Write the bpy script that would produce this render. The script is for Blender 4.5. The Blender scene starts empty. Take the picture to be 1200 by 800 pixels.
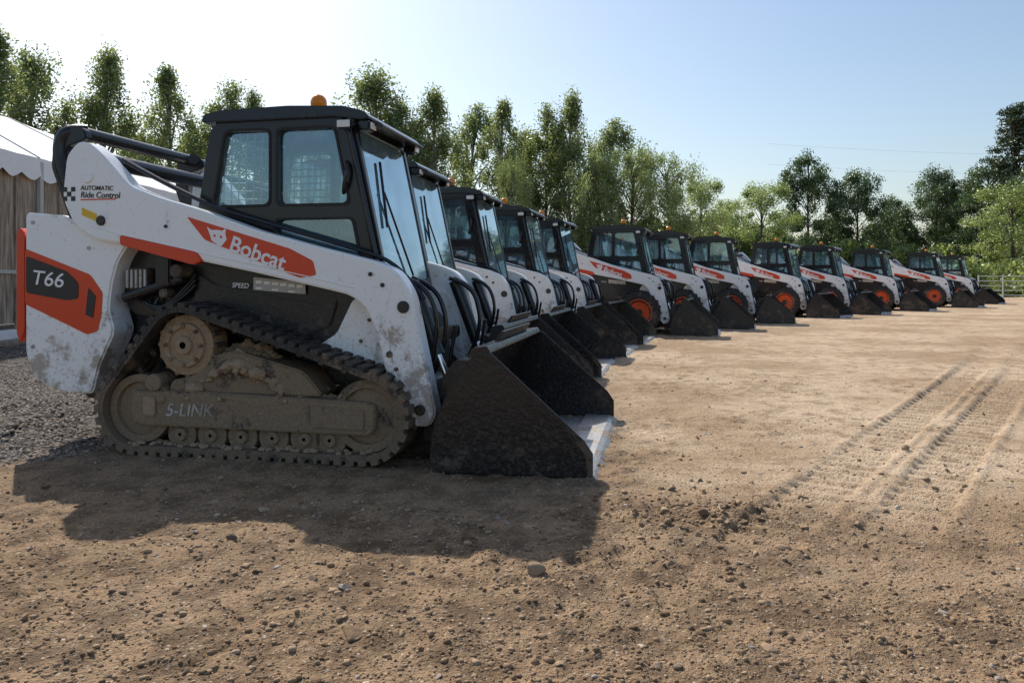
import bpy, bmesh, math, random
import numpy as np
from mathutils import Vector, Matrix
from mathutils.geometry import tessellate_polygon
random.seed(7)
D=bpy.data
scene=bpy.context.scene
COL=scene.collection
def rad(d): return math.radians(d)

# ------------------------------------------------------------ materials
def newmat(name):
    m=D.materials.new(name); m.use_nodes=True
    nt=m.node_tree
    for n in list(nt.nodes): nt.nodes.remove(n)
    out=nt.nodes.new('ShaderNodeOutputMaterial')
    return m,nt,out
def N(nt,t,**kw):
    n=nt.nodes.new(t)
    for k,v in kw.items(): setattr(n,k,v)
    return n
def L(nt,a,b): nt.links.new(a,b)
def math_n(nt,op,a,b=None,clamp=False):
    n=N(nt,'ShaderNodeMath',operation=op); n.use_clamp=clamp
    for i,v in enumerate((a,b)):
        if v is None: continue
        if isinstance(v,(int,float)): n.inputs[i].default_value=v
        else: L(nt,v,n.inputs[i])
    return n.outputs[0]
def maprange(nt,v,a,b,c,d):
    n=N(nt,'ShaderNodeMapRange'); n.interpolation_type='SMOOTHSTEP'
    L(nt,v,n.inputs[0])
    for i,x in enumerate((a,b,c,d)): n.inputs[i+1].default_value=x
    return n.outputs[0]
def mixc(nt,f,a,b):
    n=N(nt,'ShaderNodeMix',data_type='RGBA')
    if isinstance(f,(int,float)): n.inputs[0].default_value=f
    else: L(nt,f,n.inputs[0])
    for i,v in ((6,a),(7,b)):
        if isinstance(v,(tuple,list)): n.inputs[i].default_value=(*v[:3],1)
        else: L(nt,v,n.inputs[i])
    return n.outputs[2]
def noise(nt,vec,scale,detail=4,rough=.55):
    n=N(nt,'ShaderNodeTexNoise'); n.inputs['Scale'].default_value=scale
    n.inputs['Detail'].default_value=detail; n.inputs['Roughness'].default_value=rough
    if vec is not None: L(nt,vec,n.inputs['Vector'])
    return n.outputs['Fac']
def objvec(nt,rand=True):
    tc=N(nt,'ShaderNodeTexCoord'); v=tc.outputs['Object']
    if rand:
        oi=N(nt,'ShaderNodeObjectInfo')
        m=N(nt,'ShaderNodeVectorMath',operation='SCALE'); 
        m.inputs[0].default_value=(17,9,5); L(nt,oi.outputs['Random'],m.inputs['Scale'])
        a=N(nt,'ShaderNodeVectorMath',operation='ADD'); L(nt,v,a.inputs[0]); L(nt,m.outputs[0],a.inputs[1])
        return v,a.outputs[0]
    return v,v
def dirty(name,base,dirt=(0.22,0.16,0.10),amount=0.5,ztop=1.1,rough=0.35,metal=0,spec=0.5,scale=5,bump=0.0,cloud=0.5):
    m,nt,out=newmat(name)
    raw,v=objvec(nt)
    p=N(nt,'ShaderNodeBsdfPrincipled')
    sx=N(nt,'ShaderNodeSeparateXYZ'); L(nt,raw,sx.inputs[0])
    zt=maprange(nt,sx.outputs[2],0.15,ztop,1,0)
    n1=noise(nt,v,scale,5,.74)
    n2=noise(nt,v,scale*11,2,.6)
    a=math_n(nt,'ADD',n1,math_n(nt,'MULTIPLY',zt,0.28*amount*2))
    f1=maprange(nt,a,0.62,0.74,0,1)
    b=math_n(nt,'ADD',n2,math_n(nt,'MULTIPLY',zt,0.14))
    f2=maprange(nt,b,0.64,0.70,0,1)
    f3=math_n(nt,'MULTIPLY',maprange(nt,n1,0.3,0.7,0,1),0.36*cloud)
    f=math_n(nt,'MAXIMUM',f1,math_n(nt,'MULTIPLY',f2,min(1,amount*1.4)))
    f=math_n(nt,'MULTIPLY',f,min(1,0.5+amount*.6))
    f=math_n(nt,'MAXIMUM',f,f3,True)
    dv=mixc(nt,n2,tuple(c*.6 for c in dirt),tuple(c*1.35 for c in dirt))
    c=mixc(nt,f,base,dv)
    L(nt,c,p.inputs['Base Color'])
    r=N(nt,'ShaderNodeMapRange'); L(nt,f,r.inputs[0]); r.inputs[3].default_value=rough; r.inputs[4].default_value=0.9
    L(nt,r.outputs[0],p.inputs['Roughness'])
    p.inputs['Metallic'].default_value=metal
    p.inputs['Specular IOR Level'].default_value=spec
    if bump>0:
        bn=N(nt,'ShaderNodeBump'); bn.inputs['Strength'].default_value=bump; bn.inputs['Distance'].default_value=.01
        L(nt,math_n(nt,'ADD',n1,n2),bn.inputs['Height']); L(nt,bn.outputs[0],p.inputs['Normal'])
    L(nt,p.outputs[0],out.inputs[0]); return m
M={}
M['white']=dirty('white_paint',(0.92,0.92,0.91),(0.30,0.195,0.11),.37,1.15,.24,cloud=.04)
M['black']=dirty('black_paint',(0.012,0.013,0.015),(0.15,0.11,0.075),.30,1.2,.28,bump=.12,cloud=.15)
M['cabblack']=dirty('cab_black',(0.011,0.012,0.014),(0.12,0.10,0.08),.08,1.0,.20,cloud=.07)
M['red']=dirty('red_orange_decal',(0.70,0.062,0.014),(0.25,0.17,0.11),.18,1.2,.32,cloud=.05)
M['orange']=dirty('orange_rim',(0.85,0.10,0.012),(0.28,0.2,0.13),.2,1.0,.45,cloud=.15)
M['decalw']=dirty('white_decal',(0.88,0.88,0.88),(0.3,0.22,0.15),.10,1.0,.4,cloud=.05)
M['decalk']=dirty('black_decal',(0.02,0.02,0.02),(0.2,0.15,0.1),.15,1.0,.4,cloud=.15)
M['yellow']=dirty('yellow_sticker',(0.8,0.5,0.03),(0.3,0.22,0.15),.15,1.0,.5)
M['label']=dirty('label_grey',(0.48,0.48,0.45),(0.25,0.2,0.14),.35,1.4,.5,cloud=.3)
M['rubber']=dirty('track_rubber',(0.024,0.023,0.022),(0.24,0.175,0.115),.50,.9,.6,bump=.6,cloud=.5,scale=7)
M['tyre']=dirty('tyre_rubber',(0.020,0.020,0.020),(0.19,0.14,0.10),.32,1.0,.8,bump=.3,cloud=.3)
M['under']=dirty('dusty_undercarriage',(0.062,0.052,0.043),(0.30,0.215,0.135),.55,1.3,.8,bump=.8,cloud=.8,scale=6)
M['mud']=dirty('dried_mud',(0.27,0.18,0.11),(0.40,0.285,0.18),.7,1.5,.95,bump=1.0,cloud=.6,scale=9)
M['bucket']=dirty('bucket_black',(0.013,0.013,0.015),(0.17,0.12,0.08),.17,.45,.26,bump=.3,cloud=.14,scale=4)
M['bucketdirty']=dirty('bucket_earthy',(0.018,0.017,0.017),(0.20,0.14,0.09),.28,.6,.33,bump=.3,cloud=.28,scale=4)
M['steel']=dirty('worn_steel',(0.55,0.53,0.51),(0.28,0.21,0.15),.30,.8,.38,metal=.8,bump=.2,cloud=.5,scale=6)
M['chrome']=dirty('chrome_rod',(0.7,0.7,0.7),(0.3,0.2,0.15),.1,.8,.12,metal=1,cloud=.1)
M['seat']=dirty('seat_vinyl',(0.03,0.03,0.032),(0.12,0.1,0.08),.1,.3,.6)
M['grid']=dirty('guard_mesh',(0.55,0.56,0.55),(0.2,0.2,0.2),.1,.3,.5,cloud=.1)
def simple(name,c,r=.5,em=0,spec=.5,trans=0):
    m,nt,out=newmat(name); p=N(nt,'ShaderNodeBsdfPrincipled')
    raw,v=objvec(nt)
    n=noise(nt,v,25,4)
    L(nt,mixc(nt,n,tuple(x*.85 for x in c),tuple(min(1,x*1.12) for x in c)),p.inputs['Base Color'])
    p.inputs['Roughness'].default_value=r; p.inputs['Specular IOR Level'].default_value=spec
    p.inputs['Transmission Weight'].default_value=trans
    L(nt,p.outputs[0],out.inputs[0]); return m
M['beacon']=simple('orange_lens',(0.98,0.30,0.008),.12,trans=.2)
M['lamp']=simple('lamp_glass',(0.75,0.75,0.72),.15)
def glass(name,tint,refl,film=.14):
    m,nt,out=newmat(name)
    t=N(nt,'ShaderNodeBsdfTransparent'); 
    raw,v=objvec(nt)
    n=noise(nt,v,3,4)
    L(nt,mixc(nt,n,tuple(x*.92 for x in tint),tint),t.inputs[0])
    g=N(nt,'ShaderNodeBsdfGlossy'); g.inputs['Roughness'].default_value=.03
    g.inputs[0].default_value=(.76,.92,1,1)
    d=N(nt,'ShaderNodeBsdfDiffuse'); d.inputs[0].default_value=(.36,.56,.66,1)  # pale blue diffuse film, mixed unevenly over the pane
    fr=N(nt,'ShaderNodeFresnel'); fr.inputs[0].default_value=1.6
    f=math_n(nt,'ADD',fr.outputs[0],refl,True)
    mx=N(nt,'ShaderNodeMixShader'); L(nt,f,mx.inputs[0]); L(nt,t.outputs[0],mx.inputs[1]); L(nt,g.outputs[0],mx.inputs[2])
    m2=N(nt,'ShaderNodeMixShader'); L(nt,maprange(nt,n,.35,.75,film*.4,film),m2.inputs[0]); L(nt,mx.outputs[0],m2.inputs[1]); L(nt,d.outputs[0],m2.inputs[2])
    L(nt,m2.outputs[0],out.inputs[0]); return m
M['glass']=glass('side_glass',(0.86,0.95,0.97),.10,.12)
M['wind']=glass('windshield_glass',(0.50,0.80,0.95),.45,.32)

# ------------------------------------------------------------ mesh helpers
AX=1.85
CUR=None
def addobj(name,me,mat,parent='cur',smooth=False):
    o=D.objects.new(name,me); COL.objects.link(o)
    if mat is not None and len(me.materials)==0: me.materials.append(M[mat] if isinstance(mat,str) else mat)
    if smooth and hasattr(me,'polygons'):
        for p in me.polygons: p.use_smooth=True
    if parent=='cur': o.parent=CUR
    elif parent is not None: o.parent=parent
    return o
def roundpoly(pts,r=.03,n=4):
    out=[];k=len(pts)
    for i in range(k):
        p0=Vector(pts[i-1]);p=Vector(pts[i]);p1=Vector(pts[(i+1)%k])
        d0=(p0-p);d1=(p1-p)
        rr=min(r,d0.length*.45,d1.length*.45)
        if rr<.002: out.append(tuple(p)); continue
        a=p+d0.normalized()*rr;b=p+d1.normalized()*rr
        for j in range(n+1):
            t=j/n
            q=a*(1-t)**2+p*2*t*(1-t)+b*t*t
            out.append((q.x,q.y))
    return out
def prism(name,poly,y0,y1,mat,bev=.006,parent='cur',shift=AX):
    bm=bmesh.new()
    vs=[bm.verts.new((a+shift,y0,z)) for a,z in poly]
    f=bm.faces.new(vs)
    r=bmesh.ops.extrude_face_region(bm,geom=[f])
    bmesh.ops.translate(bm,verts=[v for v in r['geom'] if isinstance(v,bmesh.types.BMVert)],vec=(0,y1-y0,0))
    bmesh.ops.recalc_face_normals(bm,faces=bm.faces)
    if bev>0:
        es=[e for e in bm.edges if len(e.link_faces)==2 and e.calc_face_angle(0)>rad(35)]
        bmesh.ops.bevel(bm,geom=es,offset=bev,segments=2,affect='EDGES',clamp_overlap=True)
    me=D.meshes.new(name); bm.to_mesh(me); bm.free()
    return addobj(name,me,mat,parent)
def rbox(name,a0,a1,y0,y1,z0,z1,mat,bev=.008,parent='cur',shift=AX):
    return prism(name,[(a0,z0),(a1,z0),(a1,z1),(a0,z1)],y0,y1,mat,bev,parent,shift)
def holes(name,outer,hs,y0,y1,mat,mtx=None,parent='cur'):
    loops=[[Vector((p[0],p[1],0)) for p in l] for l in [outer]+hs]
    flat=[p for l in loops for p in l]
    tris=tessellate_polygon(loops)
    n=len(flat)
    vs=[(p.x,y0,p.y) for p in flat]+[(p.x,y1,p.y) for p in flat]
    fs=[tuple(t) for t in tris]+[tuple(i+n for i in reversed(t)) for t in tris]
    s=0
    for l in loops:
        k=len(l)
        for i in range(k):
            a=s+i;b=s+(i+1)%k
            fs.append((a,b,b+n,a+n))
        s+=k
    if mtx is None: vs=[(v[0]+AX,v[1],v[2]) for v in vs]
    else: vs=[tuple(mtx@Vector(v)) for v in vs]
    me=D.meshes.new(name); me.from_pydata(vs,[],fs); me.update()
    bm=bmesh.new(); bm.from_mesh(me); bmesh.ops.recalc_face_normals(bm,faces=bm.faces); bm.to_mesh(me); bm.free()
    return addobj(name,me,mat,parent)
def lathe(name,prof,a,z,mat,seg=40,s=1,parent='cur'):
    vs=[];fs=[];m=len(prof)
    for i in range(seg):
        t=2*math.pi*i/seg
        for r,y in prof: vs.append((a+AX+r*math.cos(t),y*s,z+r*math.sin(t)))
    for i in range(seg):
        j=(i+1)%seg
        for k in range(m-1):
            fs.append((i*m+k,i*m+k+1,j*m+k+1,j*m+k))
    me=D.meshes.new(name); me.from_pydata(vs,[],fs); me.update()
    bm=bmesh.new(); bm.from_mesh(me); bmesh.ops.recalc_face_normals(bm,faces=bm.faces); bm.to_mesh(me); bm.free()
    o=addobj(name,me,mat,parent)
    return o
def disc(name,a,z,y0,y1,r,mat,seg=32,bev=.006,parent='cur'):
    b=min(bev,r*.3); d=1 if y1>y0 else -1
    return lathe(name,[(0.0005,y0),(r-b,y0),(r,y0+b*d),(r,y1-b*d),(r-b,y1),(0.0005,y1)],a,z,mat,seg,1,parent)
def tube(name,pts,r,mat,parent='cur',shift=AX,smooth=False,res=3):
    cu=D.curves.new(name,'CURVE'); cu.dimensions='3D'; cu.bevel_depth=r; cu.bevel_resolution=res; cu.use_fill_caps=True
    if smooth:
        sp=cu.splines.new('NURBS'); sp.points.add(len(pts)-1); sp.use_endpoint_u=True; sp.order_u=3; sp.resolution_u=8
    else:
        sp=cu.splines.new('POLY'); sp.points.add(len(pts)-1)
    for i,p in enumerate(pts): sp.points[i].co=(p[0]+shift,p[1],p[2],1)
    return addobj(name,cu,mat,parent)
def text(name,body,a,y,z,size,mat,ang=0,shear=0.0,bold=0.0,xs=1.0):
    cu=D.curves.new(name,'FONT'); cu.body=body; cu.size=size; cu.extrude=.0012; cu.shear=shear; cu.offset=bold
    cu.materials.append(M[mat])
    o=D.objects.new(name,cu); COL.objects.link(o); o.parent=CUR
    o.location=(a+AX,y,z); o.rotation_euler=(rad(90),rad(ang),0); o.scale=(xs,1,1)
    return o
def hull(pts):
    pts=sorted(set(pts))
    def half(ps):
        h=[]
        for p in ps:
            while len(h)>=2 and (h[-1][0]-h[-2][0])*(p[1]-h[-2][1])-(h[-1][1]-h[-2][1])*(p[0]-h[-2][0])<=0: h.pop()
            h.append(p)
        return h
    a=half(pts);b=half(pts[::-1])
    return a[:-1]+b[:-1]
def resample(poly,n):
    P=[np.array(p) for p in poly]; P.append(P[0])
    seg=[np.linalg.norm(P[i+1]-P[i]) for i in range(len(P)-1)]
    tot=sum(seg);out=[];i=0;acc=0
    for k in range(n):
        s=tot*k/n
        while acc+seg[i]<s: acc+=seg[i]; i+=1
        out.append(P[i]+(P[i+1]-P[i])*((s-acc)/seg[i]))
    return np.array(out),tot
def cyl_between(name,p,q,r,mat):
    return tube(name,[p,q],r,mat,res=4)

# ------------------------------------------------------------ loader parts
def track_side(s):
    cs=[(-2.343,.635,.222),(-2.625,.266,.236),(-1.238,.266,.236)]
    pts=[]
    for a,z,r in cs:
        for i in range(60):
            t=2*math.pi*i/60; pts.append((round(a+r*math.cos(t),5),round(z+r*math.sin(t),5)))
    h=hull(pts)
    m=256; P,tot=resample(h,m)
    T=np.roll(P,-1,0)-np.roll(P,1,0); T/=np.linalg.norm(T,axis=1)[:,None]
    Nn=np.stack([T[:,1],-T[:,0]],1)
    y0,y1=s*.50,s*.815
    vs=[];fs=[]
    for i in range(m):
        o=P[i]; q=P[i]-Nn[i]*.032
        vs+=[(o[0]+AX,y0,o[1]),(o[0]+AX,y1,o[1]),(q[0]+AX,y1,q[1]),(q[0]+AX,y0,q[1])]
    for i in range(m):
        j=(i+1)%m
        for k in range(4):
            l=(k+1)%4; fs.append((i*4+k,i*4+l,j*4+l,j*4+k))
    nl=64
    def blk(c,t,n,ht,hn,ya,yb,skew=0,taper=.75):
        b=len(vs)
        for yy in (ya,yb):
            for (st,sn) in ((-1,-1),(1,-1),(taper,1),(-taper,1)):
                p=c+t*(ht*st+ (skew if yy==ya else 0))+n*hn*sn
                vs.append((p[0]+AX,yy,p[1]))
        for f in ((0,1,2,3),(7,6,5,4),(0,4,5,1),(1,5,6,2),(2,6,7,3),(3,7,4,0)): fs.append(tuple(b+i for i in f))
    for k in range(nl):
        i=int(round(k*m/nl))%m
        mid=s*.655
        blk(P[i]+Nn[i]*.006,T[i],Nn[i],.025,.017,s*.818,mid,.0,.82)
        i2=int(round((k+.5)*m/nl))%m
        blk(P[i2]+Nn[i2]*.006,T[i2],Nn[i2],.025,.017,mid,s*.495,.0,.82)
        if k%2==0: blk(P[i]-Nn[i]*.055,T[i],Nn[i]*-1,.018,.024,s*.64,s*.68,0)
        blk(P[i2]-Nn[i2]*.016,T[i2],Nn[i2],.010,.011,s*.8175,s*.72,0)
    me=D.meshes.new('track_belt'); me.from_pydata(vs,[],fs); me.update()
    bm=bmesh.new(); bm.from_mesh(me); bmesh.ops.recalc_face_normals(bm,faces=bm.faces); bm.to_mesh(me); bm.free()
    addobj('track_belt',me,'rubber')
    prof=[(.02,.775),(.05,.775),(.055,.755),(.095,.752),(.10,.765),(.125,.765),(.13,.745),(.172,.74),(.176,.70),(.176,.60),(.02,.60)]
    lathe('drive_sprocket',prof,-2.343,.635,'mud',36,s)
    for k in range(8):
        t=2*math.pi*k/8
        disc('sprocket_bolt',-2.343+.112*math.cos(t),.635+.112*math.sin(t),s*.76,s*.778,.012,'under',8,.002)
    for k in range(16):
        t=2*math.pi*k/16
        disc('sprocket_tooth',-2.343+.176*math.cos(t),.635+.176*math.sin(t),s*.62,s*.73,.016,'under',8,.003)
    for nm,a in (('rear_idler',-2.625),('front_idler',-1.238)):
        lathe(nm,[(.02,.77),(.06,.77),(.065,.745),(.15,.735),(.155,.76),(.198,.76),(.198,.68),(.15,.66),(.15,.6),(.02,.6)],a,.266,'under',36,s)
    for a in (-2.36,-2.17,-1.98,-1.79,-1.60,-1.45):
        lathe('track_roller',[(.01,.775),(.035,.775),(.04,.755),(.088,.755),(.092,.70),(.06,.68),(.06,.6),(.01,.6)],a,.128,'under',24,s)
    prism('roller_frame',roundpoly([(-2.66,.37),(-2.66,.20),(-2.58,.175),(-1.22,.165),(-1.18,.20),(-1.18,.33),(-1.25,.345),(-1.75,.36),(-2.2,.375)],.02),s*.60,s*.79,'under',.008)
    prism('frame_slot_cover',roundpoly([(-2.58,.345),(-2.58,.235),(-2.50,.23),(-2.50,.34)],.02),s*.79,s*.802,'mud',.004)
    prism('frame_end_cover',roundpoly([(-1.55,.32),(-1.55,.20),(-1.24,.195),(-1.24,.30)],.02),s*.79,s*.80,'under',.004)
    prism('frame_casting',roundpoly([(-2.46,.36),(-2.44,.43),(-2.30,.46),(-2.22,.56),(-2.05,.61),(-1.85,.56),(-1.62,.50),(-1.5,.36)],.04),s*.50,s*.74,'under',.012)
    disc('suspension_pin',-2.52,.42,s*.60,s*.795,.05,'under',20)
    disc('suspension_pin',-2.47,.33,s*.60,s*.80,.03,'under',16)
    for a in (-2.3,-2.1,-1.7): disc('frame_bolt',a,.34,s*.785,s*.80,.012,'mud',8,.002)
    bm=bmesh.new()
    rr=random.Random(3)
    for k in range(420):
        a=rr.gauss(-1.98,.24); a=min(-1.42,max(-2.42,a)); zt=.37+.24*math.exp(-((a+2.02)/.28)**2)
        u=rr.random(); q=rr.uniform(.006,.028)*(1.7 if rr.random()<.15 else 1)
        mt=Matrix.Translation((a+AX,s*(.58+.19*u+rr.uniform(-.01,.01)),zt+.05-.13*u+rr.uniform(-.04,.0)))@Matrix.Rotation(rr.uniform(0,3),4,(1,rr.random(),.5))@Matrix.Diagonal((q*1.4,q,q*.9,1))
        bmesh.ops.create_icosphere(bm,subdivisions=1,radius=1,matrix=mt)
    for v in bm.verts: v.co+=Vector((rr.uniform(-1,1),rr.uniform(-1,1),rr.uniform(-1,1)))*.005
    me=D.meshes.new('mud_pile'); bm.to_mesh(me); bm.free(); addobj('mud_pile',me,'mud')
    bm=bmesh.new()
    for k in range(120):
        a=rr.uniform(-2.7,-1.15)
        q=rr.uniform(.006,.022)
        mt=Matrix.Translation((a+AX,s*rr.uniform(.70,.81),.065+rr.uniform(0,.012)))@Matrix.Diagonal((q*1.5,q,q*.7,1))
        bmesh.ops.create_icosphere(bm,subdivisions=1,radius=1,matrix=mt)
    for v in bm.verts: v.co+=Vector((rr.uniform(-1,1),rr.uniform(-1,1),rr.uniform(-1,1)))*.003
    me=D.meshes.new('track_mud'); bm.to_mesh(me); bm.free(); addobj('track_mud',me,'mud')

def wheel(a,s,rim):
    R=.41
    lathe('tyre',[(.20,.79),(.23,.805),(.30,.815),(.355,.80),(.382,.765),(.388,.70),(.388,.60),(.382,.535),(.355,.50),(.30,.49),(.20,.50)],a,R,'tyre',40,s)
    vs=[];fs=[]
    for k in range(22):
        for half in (0,1):
            t=2*math.pi*(k+half*.5)/22
            b=len(vs)
            ya,yb=(.805,.65) if half==0 else (.50,.655)
            for yy,dt,r0,r1 in ((ya,-.07,.33,.395),(yb,.05,.37,.414)):
                for (rr_,dw) in ((r0,-.05),(r0,.05),(r1,.035),(r1,-.035)):
                    tt=t+dt+dw
                    vs.append((a+AX+rr_*math.cos(tt),s*yy,R+rr_*math.sin(tt)))
            for f in ((0,1,2,3),(7,6,5,4),(0,4,5,1),(1,5,6,2),(2,6,7,3),(3,7,4,0)): fs.append(tuple(b+i for i in f))
    me=D.meshes.new('tyre_lugs'); me.from_pydata(vs,[],fs); me.update()
    bm=bmesh.new(); bm.from_mesh(me); bmesh.ops.recalc_face_normals(bm,faces=bm.faces); bm.to_mesh(me); bm.free()
    addobj('tyre_lugs',me,'tyre')
    lathe('wheel_rim',[(.23,.812),(.245,.812),(.245,.795),(.21,.79),(.19,.75),(.10,.74),(.09,.755),(.0005,.755)],a,R,rim,36,s)
    disc('hub_cap',a,R,s*.75,s*.785,.065,'tyre',20)
    for k in range(8):
        t=2*math.pi*k/8
        disc('wheel_nut',a+.125*math.cos(t),R+.125*math.sin(t),s*.74,s*.765,.014,'under',6,.002)

def build_loader(kind,bucketmat):
    wheeled=(kind=='wheel')
    for s in (-1,1):
        if wheeled:
            wheel(-2.50,s,'orange'); wheel(-1.42,s,'orange')
            prism('chaincase',roundpoly([(-2.95,.62),(-2.95,.25),(-1.05,.22),(-1.02,.55),(-1.3,.75)],.05),s*.40,s*.49,'black')
        else:
            track_side(s)
            prism('fender_guard',[(-2.20,.865),(-2.10,.875),(-1.45,.64),(-1.40,.605),(-1.44,.59),(-2.14,.84)],s*.46,s*.495,'black',.004)
        arm=[(-3.20,1.50),(-3.17,1.76),(-3.09,1.835),(-3.02,1.83),(-2.93,1.76),(-2.74,1.56),(-2.55,1.49),(-2.305,1.42),(-1.93,1.292),(-1.54,1.19),(-1.21,1.11),(-1.09,1.06),(-1.01,.94),(-.865,.28),(-.90,.21),(-1.0,.21),(-1.04,.27),(-1.14,.45),(-1.21,.73),(-1.27,.86),(-1.36,.925),(-1.54,.965),(-1.93,1.05),(-2.305,1.123),(-2.75,1.216),(-2.98,1.25),(-3.12,1.34)]
        prism('lift_arm',roundpoly(arm,.05,4),s*.57,s*.70,'white',.010)
        tube('arm_weld_seam',[(-3.0,s*.70,1.33),(-2.75,s*.70,1.262),(-2.3,s*.70,1.168),(-1.93,s*.70,1.095),(-1.54,s*.70,1.012),(-1.33,s*.70,.965)],.004,'white')
        tube('arm_weld_seam',[(-1.10,s*.70,1.03),(-1.16,s*.70,.80),(-1.10,s*.70,.50),(-1.0,s*.70,.27)],.004,'white')
        for (a,z,r,mt) in ((-1.05,.86,.034,'black'),(-.955,.30,.03,'black'),(-3.02,1.62,.035,'white'),(-1.13,.60,.018,'under'),(-1.09,.52,.012,'under'),(-2.93,1.36,.03,'black'),(-1.24,1.04,.012,'black'),(-1.17,.98,.012,'black'),(-2.5,1.32,.01,'black')):
            disc('arm_pin',a,z,s*.69,s*.712,r,mt,20,.004)
        up=[(-3.50,1.425),(-3.22,1.40),(-3.0,1.27),(-2.78,1.23),(-2.86,1.12),(-2.90,.98),(-2.92,.83),(-2.88,.70),(-2.98,.50),(-3.03,.32),(-3.28,.335),(-3.44,.41),(-3.50,.56)]
        prism('rear_upright',roundpoly(up,.04),s*.46,s*.655,'white',.012)
        for (a,z) in ((-3.44,.60),(-3.10,.42),(-3.44,1.36),(-3.05,1.20)): disc('upright_bolt',a,z,s*.652,s*.664,.012,'label',10,.002)
        prism('tail_light_strip',roundpoly([(-3.57,1.30),(-3.545,1.33),(-3.512,1.30),(-3.512,.70),(-3.545,.62),(-3.57,.68)],.01),s*.50,s*.645,'red',.006)
        prism('red_side_decal',roundpoly([(-3.495,1.20),(-3.04,1.04),(-2.955,.93),(-2.965,.80),(-2.99,.70),(-3.06,.68),(-3.495,.86)],.02),s*.655,s*.6585,'red',0)
        prism('black_side_decal',roundpoly([(-3.485,1.155),(-3.20,1.06),(-3.12,.99),(-3.12,.895),(-3.20,.885),(-3.485,.93)],.02),s*.6585,s*.662,'decalk',0)
        prism('decal_line',[(-3.05,.96),(-3.0,.91),(-3.02,.78),(-3.07,.80)],s*.6585,s*.662,'decalk',0)
        prism('arm_stop_bar',roundpoly([(-2.80,1.215),(-2.80,1.275),(-2.30,1.17),(-2.26,1.12),(-2.32,1.095)],.02),s*.64,s*.712,'red',.005)
        prism('arm_decal',roundpoly([(-2.365,1.375),(-2.25,1.24),(-1.66,1.02),(-1.56,1.035),(-1.58,1.115),(-1.72,1.185)],.015),s*.70,s*.703,'red',0)
        tube('arm_bracket',[(-3.10,s*.62,1.36),(-3.17,s*.63,1.50),(-3.27,s*.63,1.72),(-3.275,s*.63,1.86),(-3.22,s*.62,1.925),(-3.15,s*.55,1.925)],.042,'black',smooth=True)
        prism('bracket_plate',roundpoly([(-3.20,1.37),(-3.33,1.70),(-3.31,1.92),(-3.24,1.95),(-3.10,1.93),(-3.08,1.86),(-3.22,1.82),(-3.22,1.70),(-3.07,1.42)],.03),s*.58,s*.64,'black',.006)
        pan=[(-2.93,1.25),(-2.95,.95),(-2.86,.80),(-2.6,.78),(-2.31,.705),(-1.95,.64),(-1.63,.60),(-1.46,.72),(-1.37,.92),(-1.37,1.15),(-2.0,1.25)]
        prism('engine_side_panel',roundpoly(pan,.05),s*.45,s*.53,'black',.012)
        prism('panel_step',roundpoly([(-2.45,1.08),(-2.40,.80),(-1.75,.66),(-1.55,.74),(-1.50,.90),(-1.6,.86),(-2.28,.98)],.03),s*.53,s*.545,'black',.006)
        prism('panel_label',roundpoly([(-2.03,1.025),(-1.70,.995),(-1.70,.925),(-2.03,.95)],.006),s*.546,s*.550,'label',0)
        for k in range(6):
            rbox('label_cell',-2.015+k*.052,-1.975+k*.052,s*.550,s*.5525,1.005-k*.005-.018,1.005-k*.005,'decalw',0)
            rbox('label_cell',-2.015+k*.052,-1.975+k*.052,s*.550,s*.5525,.965-k*.005-.010,.965-k*.005,'label' if k%2 else 'decalw',0)
        rbox('valve_block',-2.84,-2.70,s*.53,s*.60,.95,1.08,'under',.01)
        for k in range(5): rbox('valve_fin',-2.835+k*.03,-2.82+k*.03,s*.60,s*.612,.96,1.07,'label',.002)
        rbox('foot_step',-2.62,-2.52,s*.53,s*.64,.98,1.14,'black',.01)
        disc('cylinder_pin',-2.47,1.06,s*.53,s*.66,.04,'under',20)
        disc('cylinder_pin',-2.58,.93,s*.53,s*.62,.03,'under',20)
        cyl_between('lift_cylinder',(-2.90,s*.50,.62),(-2.25,s*.50,.93),.035,'black') if wheeled else cyl_between('lift_cylinder',(-2.85,s*.60,.90),(-2.45,s*.60,1.02),.03,'black')
        for k in range(3):
            tube('hydraulic_hose',[(-2.75+.05*k,s*.56,.90),(-2.70,s*.59,.84-.02*k),(-2.5,s*.58,.86+.02*k),(-2.40,s*.56,.98+.03*k)],.012,'cabblack',smooth=True)
        prism('front_frame',roundpoly([(-1.66,.60),(-1.50,.70),(-1.40,.90),(-1.15,.93),(-1.07,.75),(-1.0,.35),(-1.05,.28),(-1.13,.45),(-1.25,.52),(-1.45,.56)],.03),s*.50,s*.566,'white',.008)
        for (a,z) in ((-1.3,.78),(-1.22,.68),(-1.35,.66),(-1.18,.82)): disc('frame_bolt',a,z,s*.56,s*.576,.011,'under',8,.002)
        cyl_between('tilt_cylinder_body',(-1.08,s*.47,1.0),(-.92,s*.47,.58),.042,'black')
        cyl_between('tilt_cylinder_rod',(-.92,s*.47,.58),(-.83,s*.47,.36),.02,'chrome')
        tube('front_hose',[(-1.1,s*.52,1.02),(-.98,s*.53,.98),(-.90,s*.53,.80),(-.93,s*.52,.62),(-.95,s*.5,.5)],.013,'cabblack',smooth=True)
        tube('front_hose',[(-1.1,s*.40,1.02),(-.96,s*.42,.98),(-.88,s*.42,.80),(-.90,s*.42,.60),(-.98,s*.4,.45)],.014,'cabblack',smooth=True)
        prism('quick_attach_plate',roundpoly([(-.98,.10),(-.98,.22),(-.90,.42),(-.80,.56),(-.72,.56),(-.80,.36),(-.86,.10)],.02),s*.30,s*.56,'black',.006)
        cyl_between('attach_lever',(-.88,s*.38,.50),(-.84,s*.38,.74),.012,'cabblack')
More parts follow.
